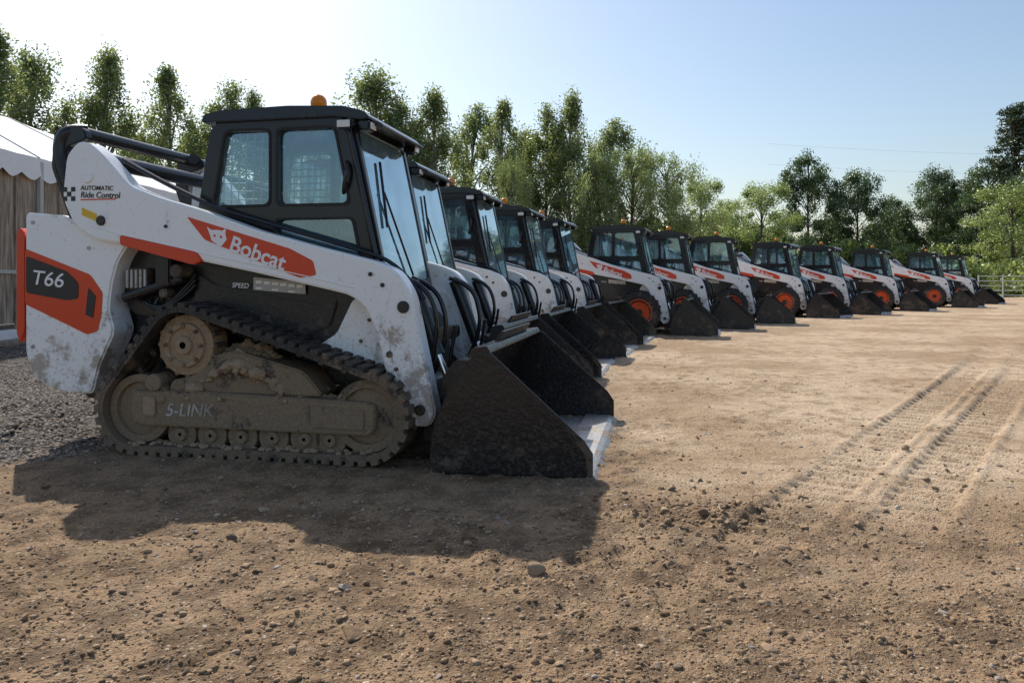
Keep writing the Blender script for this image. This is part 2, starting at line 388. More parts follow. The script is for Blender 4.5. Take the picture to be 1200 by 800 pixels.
        rbox('headlamp_housing',-1.52,-1.42,s*.492,s*.535,1.885,1.94,'cabblack',.012)
        outer=roundpoly([(-2.30,.80),(-2.44,1.02),(-2.46,1.40),(-2.37,1.93),(-2.29,1.985),(-1.53,1.985),(-1.49,1.92),(-1.275,.95),(-1.42,.80)],.04)
        h1=roundpoly([(-2.355,1.455),(-2.275,1.915),(-1.975,1.915),(-1.975,1.455)],.045)
        h2=roundpoly([(-1.93,1.455),(-1.93,1.915),(-1.56,1.915),(-1.465,1.455)],.045)
        h3=roundpoly([(-1.94,1.375),(-1.445,1.375),(-1.39,1.10),(-1.94,1.10)],.04)
        holes('cab_side_frame',outer,[h1,h2,h3],s*.40,s*.455,'cabblack')
        for h in (h1,h2,h3):
            sh=[(p[0],p[1]) for p in h]
            c=np.mean(np.array(sh),0)
            big=[tuple(c+(np.array(p)-c)*1.035) for p in sh]; sm=[tuple(c+(np.array(p)-c)*.965) for p in sh]
            holes('window_seal',big,[sm],s*.455,s*.4615,'tyre')
            prism('side_window',[tuple(c+(np.array(p)-c)*1.02) for p in sh],s*.425,s*.428,'glass',0)
        for k in range(7):
            a=-2.31+.05*k; tube('guard_wire',[(a,s*.41,1.46),(a+.012,s*.41,1.90)],.0042,'grid',res=1)
        for k in range(8):
            z=1.50+.05*k; tube('guard_wire',[(-2.34,s*.405,z),(-1.97,s*.405,z)],.0042,'grid',res=1)
        tube('door_handle',[(-1.50,s*.46,1.52),(-1.49,s*.495,1.54),(-1.46,s*.495,1.68),(-1.48,s*.46,1.70)],.012,'cabblack',smooth=True)
        tube('cab_pillar_trim',[(-1.475,s*.458,1.93),(-1.265,s*.458,.98)],.018,'cabblack')
    top=Vector((-1.47+AX,0,1.95)); bot=Vector((-1.255+AX,0,.93))
    q=(top-bot).normalized(); p=Vector((0,1,0)); nrm=p.cross(q)
    mt=Matrix(((p.x,nrm.x,q.x,bot.x),(p.y,nrm.y,q.y,bot.y),(p.z,nrm.z,q.z,bot.z),(0,0,0,1)))
    Ln=(top-bot).length
    hw=roundpoly([(-.405,.08),(.405,.08),(.405,Ln-.05),(-.405,Ln-.05)],.06)
    holes('windshield_frame',roundpoly([(-.44,0),(.44,0),(.44,Ln),(-.44,Ln)],.03),[hw],-.02,.03,'cabblack',mt)
    me=D.meshes.new('windshield'); vs=[tuple(mt@Vector((x,.022,z))) for x,z in ((-.415,.07),(.415,.07),(.415,Ln-.04),(-.415,Ln-.04))]
    me.from_pydata(vs,[],[(0,1,2,3)]); addobj('windshield',me,'wind')
    tube('wiper_arm',[tuple(mt@Vector((0.02,.045,.10))),tuple(mt@Vector((-.22,.045,.62)))],.007,'cabblack',shift=0)
    tube('wiper_blade',[tuple(mt@Vector((-.27,.038,.40))),tuple(mt@Vector((-.17,.038,.82)))],.009,'cabblack',shift=0)
    top=Vector((-2.35+AX,0,1.96)); bot=Vector((-2.44+AX,0,1.20)); q=(top-bot).normalized(); nrm=p.cross(q)
    mt=Matrix(((p.x,nrm.x,q.x,bot.x),(p.y,nrm.y,q.y,bot.y),(p.z,nrm.z,q.z,bot.z),(0,0,0,1))); Ln=(top-bot).length
    holes('cab_rear_frame',[(-.398,0),(.398,0),(.398,Ln),(-.398,Ln)],[roundpoly([(-.35,.24),(.35,.24),(.35,Ln-.05),(-.35,Ln-.05)],.05)],-.02,.02,'cabblack',mt)
    prism('cab_roof',roundpoly([(-2.42,1.965),(-2.40,2.015),(-2.30,2.035),(-1.85,2.045),(-1.50,2.03),(-1.37,1.995),(-1.33,1.955),(-1.38,1.945),(-1.55,1.97)],.02),-.485,.485,'cabblack',.02)
    prism('roof_raised_panel',roundpoly([(-2.30,2.03),(-2.22,2.065),(-1.7,2.068),(-1.6,2.03)],.02),-.34,.34,'cabblack',.01)
    prism('front_visor',roundpoly([(-1.40,1.97),(-1.28,1.93),(-1.285,1.91),(-1.42,1.94)],.01),-.40,.40,'cabblack',.005)
    for y in (-.41,.41):
        rbox('work_lamp',-1.42,-1.34,y-.05,y+.05,1.885,1.945,'cabblack',.012)
        rbox('work_lamp_lens',-1.34,-1.332,y-.04,y+.04,1.895,1.935,'lamp',.003)
    rbox('side_lamp_lens',-1.51,-1.43,-.542,-.5355,1.892,1.933,'lamp',.003)
    disc_o=D.meshes.new('beacon_base')
    bm=bmesh.new(); bmesh.ops.create_cone(bm,cap_ends=True,segments=24,radius1=.06,radius2=.055,depth=.03,matrix=Matrix.Translation((-1.80+AX,-.16,2.08))); bm.to_mesh(disc_o); bm.free(); addobj('beacon_base',disc_o,'cabblack')
    me=D.meshes.new('beacon_lens'); bm=bmesh.new()
    bmesh.ops.create_uvsphere(bm,u_segments=24,v_segments=12,radius=.052,matrix=Matrix.Translation((-1.80+AX,-.16,2.13))@Matrix.Diagonal((1,1,1.05,1)))
    bm.to_mesh(me); bm.free(); addobj('beacon_lens',me,'beacon',smooth=True)
    rbox('cab_floor',-2.40,-1.33,-.395,.395,.82,.86,'cabblack',.005)
    rbox('cab_rear_bulkhead',-2.42,-2.38,-.395,.395,.86,1.30,'cabblack',.005)
    prism('seat_cushion',roundpoly([(-2.2,1.08),(-1.78,1.08),(-1.76,1.17),(-2.15,1.18)],.03),-.24,.24,'seat',.02)
    prism('seat_back',roundpoly([(-2.24,1.15),(-2.12,1.15),(-2.2,1.60),(-2.29,1.62)],.03),-.22,.22,'seat',.03)
    rbox('seat_base',-2.2,-1.85,-.2,.2,.86,1.08,'seat',.01)
    for y in (-.31,.31):
        rbox('armrest',-2.1,-1.72,y-.05,y+.05,1.24,1.30,'seat',.02)
        tube('joystick',[(-1.74,y,1.22),(-1.70,y,1.38),(-1.69,y,1.46)],.018,'seat')
    tube('lap_bar',[(-2.1,-.3,1.45),(-1.75,-.28,1.40),(-1.68,0,1.39),(-1.75,.28,1.40),(-2.1,.3,1.45)],.018,'red',smooth=True)
    rbox('display_panel',-1.58,-1.53,.22,.38,1.62,1.80,'seat',.01)
    prism('chassis',roundpoly([(-3.38,.50),(-3.25,.26),(-1.15,.24),(-1.05,.34),(-1.16,.78),(-1.30,.84),(-3.38,1.0)],.04),-.445,.445,'black',.01)
    prism('engine_hood',roundpoly([(-3.46,1.0),(-3.46,1.36),(-3.35,1.42),(-2.48,1.44),(-2.46,1.0)],.04),-.44,.44,'black',.015)
    prism('tailgate',roundpoly([(-3.54,.45),(-3.55,1.36),(-3.46,1.385),(-3.40,1.3),(-3.38,.45)],.03),-.445,.445,'white',.012)
    for k in range(7): rbox('hood_louver',-3.30+.1*k,-3.24+.1*k,-.36,.36,1.435,1.455,'cabblack',.004)
    rbox('front_step',-1.18,-1.02,-.40,.40,.62,.70,'black',.01)
    tube('rear_cross_bar',[(-3.22,-.60,1.925),(-3.22,.60,1.925)],.042,'black')
    tube('rear_cross_tube',[(-3.03,-.575,1.74),(-3.03,.575,1.74)],.05,'black')
    tube('front_cross_tube',[(-1.0,-.575,.40),(-1.0,.575,.40)],.055,'black')
    for k in range(2):
        tube('arm_hose',[(-2.9,-.55+.03*k,1.74),(-2.4,-.54+.03*k,1.47),(-1.9,-.54,1.33),(-1.4,-.54,1.19),(-1.12,-.54,1.10),(-.98,-.55,.9)],.012,'cabblack',smooth=True)
    side=roundpoly([(-.80,.005),(-.853,.06),(-.84,.20),(-.75,.42),(-.63,.60),(-.545,.635),(-.50,.60),(-.06,.20),(-.012,.14),(-.005,.02)],.02)
    for s in (-1,1):
        prism('bucket_side',side,s*.838,s*.86,bucketmat,.004)
        prism('bucket_side_edge',[(-.545,.600),(-.53,.640),(-.045,.205),(.0,.14),(.0,.02),(-.03,.02),(-.035,.125),(-.075,.175)],s*.86,s*.872,bucketmat,.003)
        prism('bucket_wear_plate',[(-.40,.012),(-.40,.10),(-.03,.10),(-.03,.012)],s*.86,s*.868,bucketmat,.003)
        for (a,z) in ((-.35,.055),(-.22,.055),(-.08,.055)): disc('bucket_bolt',a,z,s*.866,s*.878,.014,bucketmat,10,.002)
    outp=[(-.02,.0),(-.74,.0),(-.83,.05),(-.85,.15),(-.83,.27),(-.75,.44),(-.64,.60),(-.56,.64)]
    inn=[(-.575,.615),(-.625,.585),(-.73,.42),(-.805,.265),(-.825,.15),(-.81,.07),(-.735,.024),(-.02,.022)]
    prism('bucket_shell',outp+inn,-.838,.838,bucketmat,0)
    prism('bucket_top_rail',roundpoly([(-.66,.60),(-.63,.655),(-.55,.665),(-.53,.63),(-.57,.61)],.01),-.836,.836,bucketmat,.004)
    prism('bucket_spill_guard',[(-.60,.655),(-.575,.655),(-.54,.715),(-.555,.72)],-.45,.45,bucketmat,.003)
    prism('bucket_floor_wear',[(-.60,.0225),(-.60,.0265),(-.10,.0265),(-.10,.0225)],-.83,.83,'steel',0)
    prism('cutting_edge',[(.03,-.002),(-.16,-.004),(-.16,-.0005),(-.019,.028),(.0,.028)],-.868,.868,'steel',.002)
    prism('cutting_edge_top',[(.0,.0285),(-.20,.0285),(-.20,.042),(-.03,.042)],-.836,.836,'steel',.002)
    for k in (-.5,-.17,.17,.5):
        prism('bucket_rib',[(-.80,.32),(-.70,.50),(-.76,.56),(-.90,.34),(-.90,.12),(-.85,.10)],k-.01,k+.01,bucketmat,.002)
    text('model_lettering','T66' if not wheeled else 'S66',-3.45,-.664,.985,.125,'decalw',6,.12,.0005,1.15)
    text('name_lettering','Bobcat',-2.10,-.705,1.178,.128,'decalw',19,.0,.0025,1.0)
    text('sticker_lettering','AUTOMATIC',-3.07,-.702,1.545,.038,'decalk',2,0.1,.0004)
    text('sticker_lettering','Ride Control',-3.07,-.702,1.500,.050,'decalk',2,0.1,.0005)
    rbox('sticker_line',-3.07,-2.83,-.7025,-.70,1.483,1.490,'red',0)
    prism('sticker',[(-3.06,1.44),(-2.96,1.40),(-2.96,1.355),(-3.06,1.395)],-.7025,-.70,'yellow',0)
    rbox('sticker',-2.95,-2.88,-.7025,-.70,1.35,1.42,'decalw',0)
    for i in range(3):
        for j in range(3):
            if (i+j)%2==0: rbox('checker_mark',-3.19+.028*i,-3.162+.028*i,-.7025,-.70,1.48+.028*j,1.508+.028*j,'decalk',0)
    prism('head_emblem',[(-2.235,1.315),(-2.205,1.295),(-2.17,1.295),(-2.135,1.29),(-2.115,1.305),(-2.118,1.27),(-2.11,1.24),(-2.13,1.215),(-2.15,1.195),(-2.175,1.215),(-2.205,1.235),(-2.215,1.27)],-.7055,-.703,'decalw',0)
    for (a,z) in ((-2.185,1.262),(-2.145,1.255)): disc('emblem_eye',a,z,-.706,-.707,.008,'red',8,.0005)
    text('panel_lettering','SPEED',-2.17,-.549,.965,.040,'decalw',3,.15,.0003)
    if not wheeled:
        text('frame_lettering','5-LINK',-2.44,-.7925,.235,.10,'label',-1,.2,.001)

def place(emp,x,y,yaw,z=0.0):
    emp.location=(x,y,z); emp.rotation_euler=(0,0,rad(-yaw))
def dup(src,name,bm_swap=None):
    e=D.objects.new(name,None); COL.objects.link(e); e.empty_display_size=.3
    for c in src.children:
        o=c.copy(); COL.objects.link(o); o.parent=e
        if bm_swap and c.name.startswith('bucket') and hasattr(o.data,'materials'):
            o.material_slots[0].link='OBJECT'; o.material_slots[0].material=M[bm_swap]
    return e
CUR=D.objects.new('compact_track_loader',None); COL.objects.link(CUR)
build_loader('track','bucket'); T0=CUR
CUR=D.objects.new('skid_steer_loader',None); COL.objects.link(CUR)
build_loader('wheel','bucketdirty'); W0=CUR
place(T0,-1.246,5.043,11,-.008)
for (x,y,yw,b) in ((-1.19,6.96,11,'bucketdirty'),(-.72,9.02,12,None),(-.12,11.14,14,'bucketdirty'),(.50,13.15,17,'bucketdirty')):
    place(dup(T0,'compact_track_loader',b),x,y,yw,-.008)
place(W0,2.16,15.05,17,-.01)
for (x,y,yw,b) in ((3.42,16.95,18,'bucket'),(4.98,18.85,20,None),(7.45,21.65,34,None),(9.55,23.75,35,None),(12.3,26.25,36,None),(15.85,29.45,38,None),(19.2,33.5,40,'bucket')):
    place(dup(W0,'skid_steer_loader',b),x,y,yw,-.01)

# ------------------------------------------------------------ ground
rng=np.random.default_rng(5)
TAB=rng.random((256,256))
def vn(x,y,o=0):
    x=x+o*37.7; y=y+o*91.3
    xi=np.floor(x).astype(int); yi=np.floor(y).astype(int)
    fx=x-xi; fy=y-yi; fx=fx*fx*(3-2*fx); fy=fy*fy*(3-2*fy)
    a=TAB[xi&255,yi&255];b=TAB[(xi+1)&255,yi&255];c=TAB[xi&255,(yi+1)&255];d=TAB[(xi+1)&255,(yi+1)&255]
    return (a*(1-fx)+b*fx)*(1-fy)+(c*(1-fx)+d*fx)*fy
def fbm(x,y,n=4,o=0):
    s=0;a=.5
    for i in range(n): s=s+a*vn(x*2**i,y*2**i,o+i); a*=.5
    return s
def sm(x,a,b):
    t=np.clip((x-a)/(b-a),0,1); return t*t*(3-2*t)
TR=[[(.80,2.75),(1.03,3.08),(1.40,3.58),(1.86,4.2),(2.5,5.05),(3.3,6.1),(4.2,7.3),(5.3,8.8),(7.6,12)],
    [(1.16,2.55),(1.38,2.86),(1.76,3.36),(2.22,3.98),(2.86,4.83),(3.66,5.86),(4.56,7.06),(5.7,8.6),(8.0,11.8)]]
def trackmask(x,y):
    best=np.full(x.shape,9.); along=np.zeros(x.shape)
    for tr in TR:
        acc=0
        for (x0,y0),(x1,y1) in zip(tr[:-1],tr[1:]):
            dx,dy=x1-x0,y1-y0; l=math.hypot(dx,dy)
            t=np.clip(((x-x0)*dx+(y-y0)*dy)/l/l,0,1)
            d=np.hypot(x-x0-t*dx,y-y0-t*dy)
            m=d<best; best=np.where(m,d,best); along=np.where(m,acc+t*l,along); acc+=l
    return best,along
def masks(x,y):
    gravel=sm(-x+ (fbm(x*.9,y*.9,3,9)-.45)*2.0 - .12*(y-4), 2.1,2.9)*sm(y,2.0,3.4)*(1-sm(y,25,30))
    grass=sm(y-.75*np.maximum(x,0)*.9+(fbm(x*.3,y*.3,3,3)-.5)*3,36,38)
    grass=np.maximum(grass,sm(y+(fbm(x*.3,y*.3,3,3)-.5)*3,50,53))
    rough=sm(fbm(x*.55,y*.55,3,20),.36,.56)
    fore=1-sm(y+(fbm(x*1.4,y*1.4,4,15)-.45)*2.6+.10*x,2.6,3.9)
    soilshade=(1-sm(x+(fbm(x*2,y*2,3,18)-.45)*1.2,.2,1.1))*(1-sm(y+(fbm(x*2,y*2,3,19)-.45)*1.2,5.5,7.0))  # dark soil by the lead loader, with its shadow deepened in the colour
    fore=np.clip(np.maximum(fore,.85*soilshade),0,1)
    heap=np.exp(-(((x-.66)/.36)**2+((y-3.25)/.20)**2))
    return gravel,grass,np.clip(rough*.6+fore*.6+heap*.6,0,1.3),fore,heap
def H(x,y,fine=True):
    g,gr,r,fo,hp=masks(x,y)
    near=1-sm(np.hypot(x,y),14,40)
    h=.035*(fbm(x*.35,y*.35,3,1)-.44)
    h=h+near*(.022*(fbm(x*2.6,y*2.6,3,2)-.44)*(.5+r))
    c=fbm(x*10,y*10,4,4)
    h=h+near*(.052*np.maximum(c-.46,0)*2.0*r + .013*(fbm(x*26,y*26,2,6)-.4)*(.35+.8*r))
    h=h+hp*(.004+.018*np.maximum(fbm(x*12,y*12,4,7)-.35,0)*2)
    b,al=trackmask(x,y)
    e=1-sm(b,.12,.15)
    pres=sm(y,2.7,3.2)*(.55+.45*sm(vn(x*1.5,y*1.5,31),.15,.5))
    lug=sm(.25-np.abs(((al/.14)%1)-.5),-.05,.07)
    h=h*(1-.6*e*pres*near)-e*pres*(.008+.018*lug)
    h=h+near*.014*np.exp(-((b-.175)/.026)**2)*pres*sm(vn(x*3,y*3,33),.1,.5)
    return h
def axis(lo,hi,a,b,d,g):
    c=list(np.arange(a,b,d)); s=d;v=c[-1]
    while v<hi: s*=g; v+=s; c.append(v)
    s=d;v=a;pre=[]
    while v>lo: s*=g; v-=s; pre.append(v)
    return np.array(pre[::-1]+c)
xs=axis(-900,900,-3.1,4.5,.0155,1.04); ys=axis(-60,1500,1.75,7.0,.0138,1.022)
X,Y=np.meshgrid(xs,ys); Z=H(X,Y)
nx,ny=len(xs),len(ys)
co=np.stack([X,Y,Z],-1).reshape(-1,3).astype(np.float32)
idx=np.arange(nx*ny).reshape(ny,nx)
quads=np.stack([idx[:-1,:-1],idx[:-1,1:],idx[1:,1:],idx[1:,:-1]],-1).reshape(-1,4)
def fastmesh(name,co,quads):
    me=D.meshes.new(name); k=quads.shape[1]
    me.vertices.add(len(co)); me.vertices.foreach_set('co',np.asarray(co,np.float32).ravel())
    me.loops.add(quads.size); me.loops.foreach_set('vertex_index',quads.astype(np.int32).ravel())
    me.polygons.add(len(quads)); me.polygons.foreach_set('loop_start',np.arange(0,quads.size,k,dtype=np.int32))
    me.update(calc_edges=True); return me
gm=fastmesh('ground',co,quads)
gm.polygons.foreach_set('use_smooth',np.ones(len(quads),bool))
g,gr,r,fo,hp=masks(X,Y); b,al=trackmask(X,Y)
tm=(1-sm(b,.09,.2))*sm(Y,2.7,3.2)*.8
at=gm.attributes.new('mask','FLOAT_COLOR','POINT')
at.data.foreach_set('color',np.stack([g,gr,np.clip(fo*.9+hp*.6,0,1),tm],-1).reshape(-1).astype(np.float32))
m,nt,out=newmat('ground_dirt')
tc=N(nt,'ShaderNodeTexCoord'); v=tc.outputs['Object']
att=N(nt,'ShaderNodeAttribute',attribute_name='mask'); sp=N(nt,'ShaderNodeSeparateColor'); L(nt,att.outputs['Color'],sp.inputs[0])
n1=noise(nt,v,.55,4,.62); n2=noise(nt,v,5,5,.7); n3=noise(nt,v,60,3,.75)
c=mixc(nt,maprange(nt,n1,.38,.62,0,1),(0.43,0.30,0.185),(0.64,0.485,0.33))
c=mixc(nt,maprange(nt,n2,.47,.64,0,.7),c,(0.29,0.19,0.113))
c=mixc(nt,maprange(nt,sp.outputs[2],0,1,0,.92),c,mixc(nt,maprange(nt,n2,.38,.62,0,1),(0.115,0.070,0.038),(0.35,0.232,0.135)))  # brown foreground soil, plus the shade painted in beside the loader
c=mixc(nt,maprange(nt,n3,.52,.66,0,.65),c,(0.13,0.083,0.05))
vor=N(nt,'ShaderNodeTexVoronoi'); vor.inputs['Scale'].default_value=75; L(nt,v,vor.inputs['Vector'])
vs_=N(nt,'ShaderNodeSeparateColor'); L(nt,vor.outputs['Color'],vs_.inputs[0])
peb=math_n(nt,'MULTIPLY',maprange(nt,vs_.outputs[0],.80,.86,0,1),maprange(nt,vor.outputs['Distance'],.25,.45,1,0))
c=mixc(nt,math_n(nt,'MULTIPLY',peb,.8),c,mixc(nt,vs_.outputs[1],(0.17,0.13,0.10),(0.66,0.55,0.43)))
vg=N(nt,'ShaderNodeTexVoronoi'); vg.inputs['Scale'].default_value=42; L(nt,v,vg.inputs['Vector'])
gs=N(nt,'ShaderNodeSeparateColor'); L(nt,vg.outputs['Color'],gs.inputs[0])
gc=mixc(nt,gs.outputs[0],(0.10,0.09,0.085),(0.42,0.38,0.34))
gc=mixc(nt,maprange(nt,vg.outputs['Distance'],.35,.6,0,1),gc,(0.05,0.042,0.035))
gc=mixc(nt,maprange(nt,n2,.5,.7,0,.5),gc,(0.30,0.22,0.15))
c=mixc(nt,sp.outputs[0],c,gc)
c=mixc(nt,math_n(nt,'MULTIPLY',att.outputs['Alpha'],.18),c,(0.60,0.45,0.30))
c=mixc(nt,sp.outputs[1],c,mixc(nt,noise(nt,v,1.5,4,.7),(0.06,0.10,0.025),(0.16,0.20,0.055)))
p=N(nt,'ShaderNodeBsdfPrincipled'); L(nt,c,p.inputs['Base Color']); p.inputs['Roughness'].default_value=.92; p.inputs['Specular IOR Level'].default_value=.15
hh=math_n(nt,'ADD',math_n(nt,'MULTIPLY',n3,.95),math_n(nt,'MULTIPLY',n2,1.4))
hh=math_n(nt,'ADD',hh,math_n(nt,'MULTIPLY',sp.outputs[0],math_n(nt,'MULTIPLY',maprange(nt,vg.outputs['Distance'],0,.6,1,0),.8)))
bn=N(nt,'ShaderNodeBump'); bn.inputs['Strength'].default_value=1.0; bn.inputs['Distance'].default_value=.022
L(nt,hh,bn.inputs['Height']); L(nt,bn.outputs[0],p.inputs['Normal']); L(nt,p.outputs[0],out.inputs[0])
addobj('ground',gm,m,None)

# stones
def ico(sub):
    bm=bmesh.new(); bmesh.ops.create_icosphere(bm,subdivisions=sub,radius=1)
    a=np.array([v.co[:] for v in bm.verts]); f=np.array([[v.index for v in f.verts] for f in bm.faces]); bm.free(); return a,f
ICO={1:ico(1),2:ico(2),3:ico(3)}
def stones(name,n,xyfun,sizefun,mat,sub=2,embed=.05):
    bv,bf=ICO[sub]
    cs=[];fs=[];cl=[]
    for i in range(n):
        x,y=xyfun(); s=sizefun()
        q=bv.copy()
        if sub==1: q=q*rng.uniform(.6,1.15,(len(bv),1))
        else:
            d1=rng.normal(size=(9,3)); d1/=np.linalg.norm(d1,axis=1)[:,None]
            for d in d1:
                t=q@d; lim=rng.uniform(.35,.7); q-=np.outer(np.maximum(t-lim,0),d)
            q+=rng.normal(size=q.shape)*.025
            q*=1.3
        q*=rng.uniform(.6,1.25,3)*np.array([1,1,.6])
        a=rng.uniform(0,6.3); ca,sa=math.cos(a),math.sin(a)
        q=q@np.array([[ca,sa,0],[-sa,ca,0],[0,0,1]])*s
        cs.append(q+np.array([x,y,0])); fs.append(bf+i*len(bv)); cl.append(np.full(len(bv),rng.random()))
    cs_=np.array([c.mean(0) for c in cs]); h=H(cs_[:,0],cs_[:,1])
    sz=np.array([np.ptp(c[:,2]) for c in cs])
    for i,c in enumerate(cs): c[:,2]+=h[i]+sz[i]*embed
    me=fastmesh(name,np.concatenate(cs),np.concatenate(fs))
    a=me.attributes.new('tone','FLOAT','POINT'); a.data.foreach_set('value',np.concatenate(cl).astype(np.float32))
    return addobj(name,me,mat,None)
def stonemat(name,ramp):
    m,nt,out=newmat(name); att=N(nt,'ShaderNodeAttribute',attribute_name='tone')
    p=N(nt,'ShaderNodeBsdfPrincipled'); tc=N(nt,'ShaderNodeTexCoord')
    cr=N(nt,'ShaderNodeValToRGB'); L(nt,att.outputs['Fac'],cr.inputs[0])
    e=cr.color_ramp.elements; e[0].color=(*ramp[0][1],1); e[1].color=(*ramp[-1][1],1)
    for po,cc in ramp[1:-1]:
        q=e.new(po); q.color=(*cc,1)
    nn=noise(nt,tc.outputs['Object'],90,3,.7)
    L(nt,mixc(nt,maprange(nt,nn,.4,.65,0,.6),cr.outputs[0],(0.28,0.19,0.12)),p.inputs['Base Color']); p.inputs['Roughness'].default_value=.95; p.inputs['Specular IOR Level'].default_value=.2
    bn=N(nt,'ShaderNodeBump'); bn.inputs['Strength'].default_value=.8; bn.inputs['Distance'].default_value=.005
    L(nt,nn,bn.inputs['Height']); L(nt,bn.outputs[0],p.inputs['Normal'])
    L(nt,p.outputs[0],out.inputs[0]); return m
MS=stonemat('stone',[(0,(0.11,0.085,0.06)),(.35,(0.34,0.24,0.155)),(.7,(0.42,0.31,0.21)),(.88,(0.30,0.275,0.25)),(1,(0.66,0.57,0.46))])
MC=stonemat('soil_clod',[(0,(0.13,0.083,0.048)),(.5,(0.28,0.188,0.113)),(1,(0.45,0.32,0.20))])
def xy1():
    while True:
        y=1.8+rng.exponential(2.4); x=rng.uniform(-.75,.75)*y
        if y<12 and (rng.random()<.25 or fbm(np.array(x*.9),np.array(y*.9),3,40)>.45): return x,y
def xy4():
    while True:
        y=1.8+rng.exponential(1.3); x=rng.uniform(-.75,.75)*y
        if y<8 and rng.random()<.15+masks(np.array(x),np.array(y))[2]: return x,y
stones('scattered_stones',2600,xy1,lambda: min(.030,.003+rng.exponential(.0041)),MS,2)
stones('soil_crumbs',16000,xy4,lambda: min(.018,.0022+rng.exponential(.0026)),MC,1,.15)
def xy2():
    while True:
        y=rng.uniform(2.8,12); x=-rng.uniform(.40,.75)*y
        if masks(np.array(x),np.array(y))[0]>.3: return x,y
stones('gravel',8000,xy2,lambda: rng.uniform(.007,.020),stonemat('crushed_rock',[(0,(0.08,0.07,0.062)),(.5,(0.24,0.21,0.185)),(1,(0.46,0.41,0.36))]),1,.1)
def xy3(): return rng.normal(.66,.30),rng.normal(3.25,.17)
stones('dirt_clods',650,xy3,lambda: min(.022,.003+rng.exponential(.0042)),MC,2,.1)
for (px,py,s) in ((413,742,.036),(404,690,.026),(366,676,.021),(783,664,.024),(868,684,.015),(342,700,.015),(208,715,.016),(505,745,.013),(30,722,.018),(630,700,.011),(300,668,.013),(1010,735,.012),(310,595,.028),(235,590,.02),(140,555,.02),(880,760,.012),(700,770,.011),(1100,690,.011)):
    dd=900/(py-328); xx=(px-600)/900*dd
    stones('rock',1,lambda xx=xx,dd=dd:(xx,dd),lambda s=s:s,MS if s<.03 else MC,3,.12)

# ------------------------------------------------------------ trees
def leafmat(name,dark,light,tr=.5):
    m,nt,out=newmat(name); raw,v=objvec(nt)
    n1=noise(nt,v,.8,2,.5); n2=noise(nt,v,7,1,.5)
    c=mixc(nt,maprange(nt,n1,.38,.62,0,1),dark,light)
    c=mixc(nt,maprange(nt,n2,.4,.7,0,.5),c,tuple(x*1.35 for x in light))
    d=N(nt,'ShaderNodeBsdfDiffuse'); t=N(nt,'ShaderNodeBsdfTranslucent'); L(nt,c,d.inputs[0])
    hs=N(nt,'ShaderNodeHueSaturation'); hs.inputs['Value'].default_value=2.6; hs.inputs['Hue'].default_value=.48; hs.inputs['Saturation'].default_value=1.0; L(nt,c,hs.inputs['Color']); L(nt,hs.outputs[0],t.inputs[0])
    g=N(nt,'ShaderNodeBsdfGlossy'); g.inputs['Roughness'].default_value=.45; g.inputs[0].default_value=(.75,.8,.65,1)
    x=N(nt,'ShaderNodeMixShader'); x.inputs[0].default_value=tr; L(nt,d.outputs[0],x.inputs[1]); L(nt,t.outputs[0],x.inputs[2])
    y=N(nt,'ShaderNodeMixShader'); y.inputs[0].default_value=.11; L(nt,x.outputs[0],y.inputs[1]); L(nt,g.outputs[0],y.inputs[2])
    L(nt,y.outputs[0],out.inputs[0]); return m
LM={'birch':leafmat('birch_leaves',(0.072,0.105,0.030),(0.145,0.18,0.060)),
    'willow':leafmat('willow_leaves',(0.072,0.110,0.030),(0.14,0.182,0.060)),
    'oak':leafmat('dark_leaves',(0.020,0.042,0.013),(0.050,0.086,0.024),.36),
    'pine':leafmat('pine_needles',(0.012,0.027,0.012),(0.03,0.052,0.022),.2),
    'light':leafmat('light_leaves',(0.08,0.125,0.028),(0.16,0.21,0.060))}
def bark(name,c1,c2):
    m,nt,out=newmat(name); raw,v=objvec(nt); p=N(nt,'ShaderNodeBsdfPrincipled'); p.inputs['Roughness'].default_value=.9
    L(nt,mixc(nt,maprange(nt,noise(nt,v,4,4,.6),.4,.6,0,1),c1,c2),p.inputs['Base Color']); L(nt,p.outputs[0],out.inputs[0]); return m
BM={'birch':bark('birch_bark',(0.10,0.09,0.08),(0.4,0.38,0.34)),'dark':bark('dark_bark',(0.05,0.04,0.03),(0.12,0.095,0.07))}
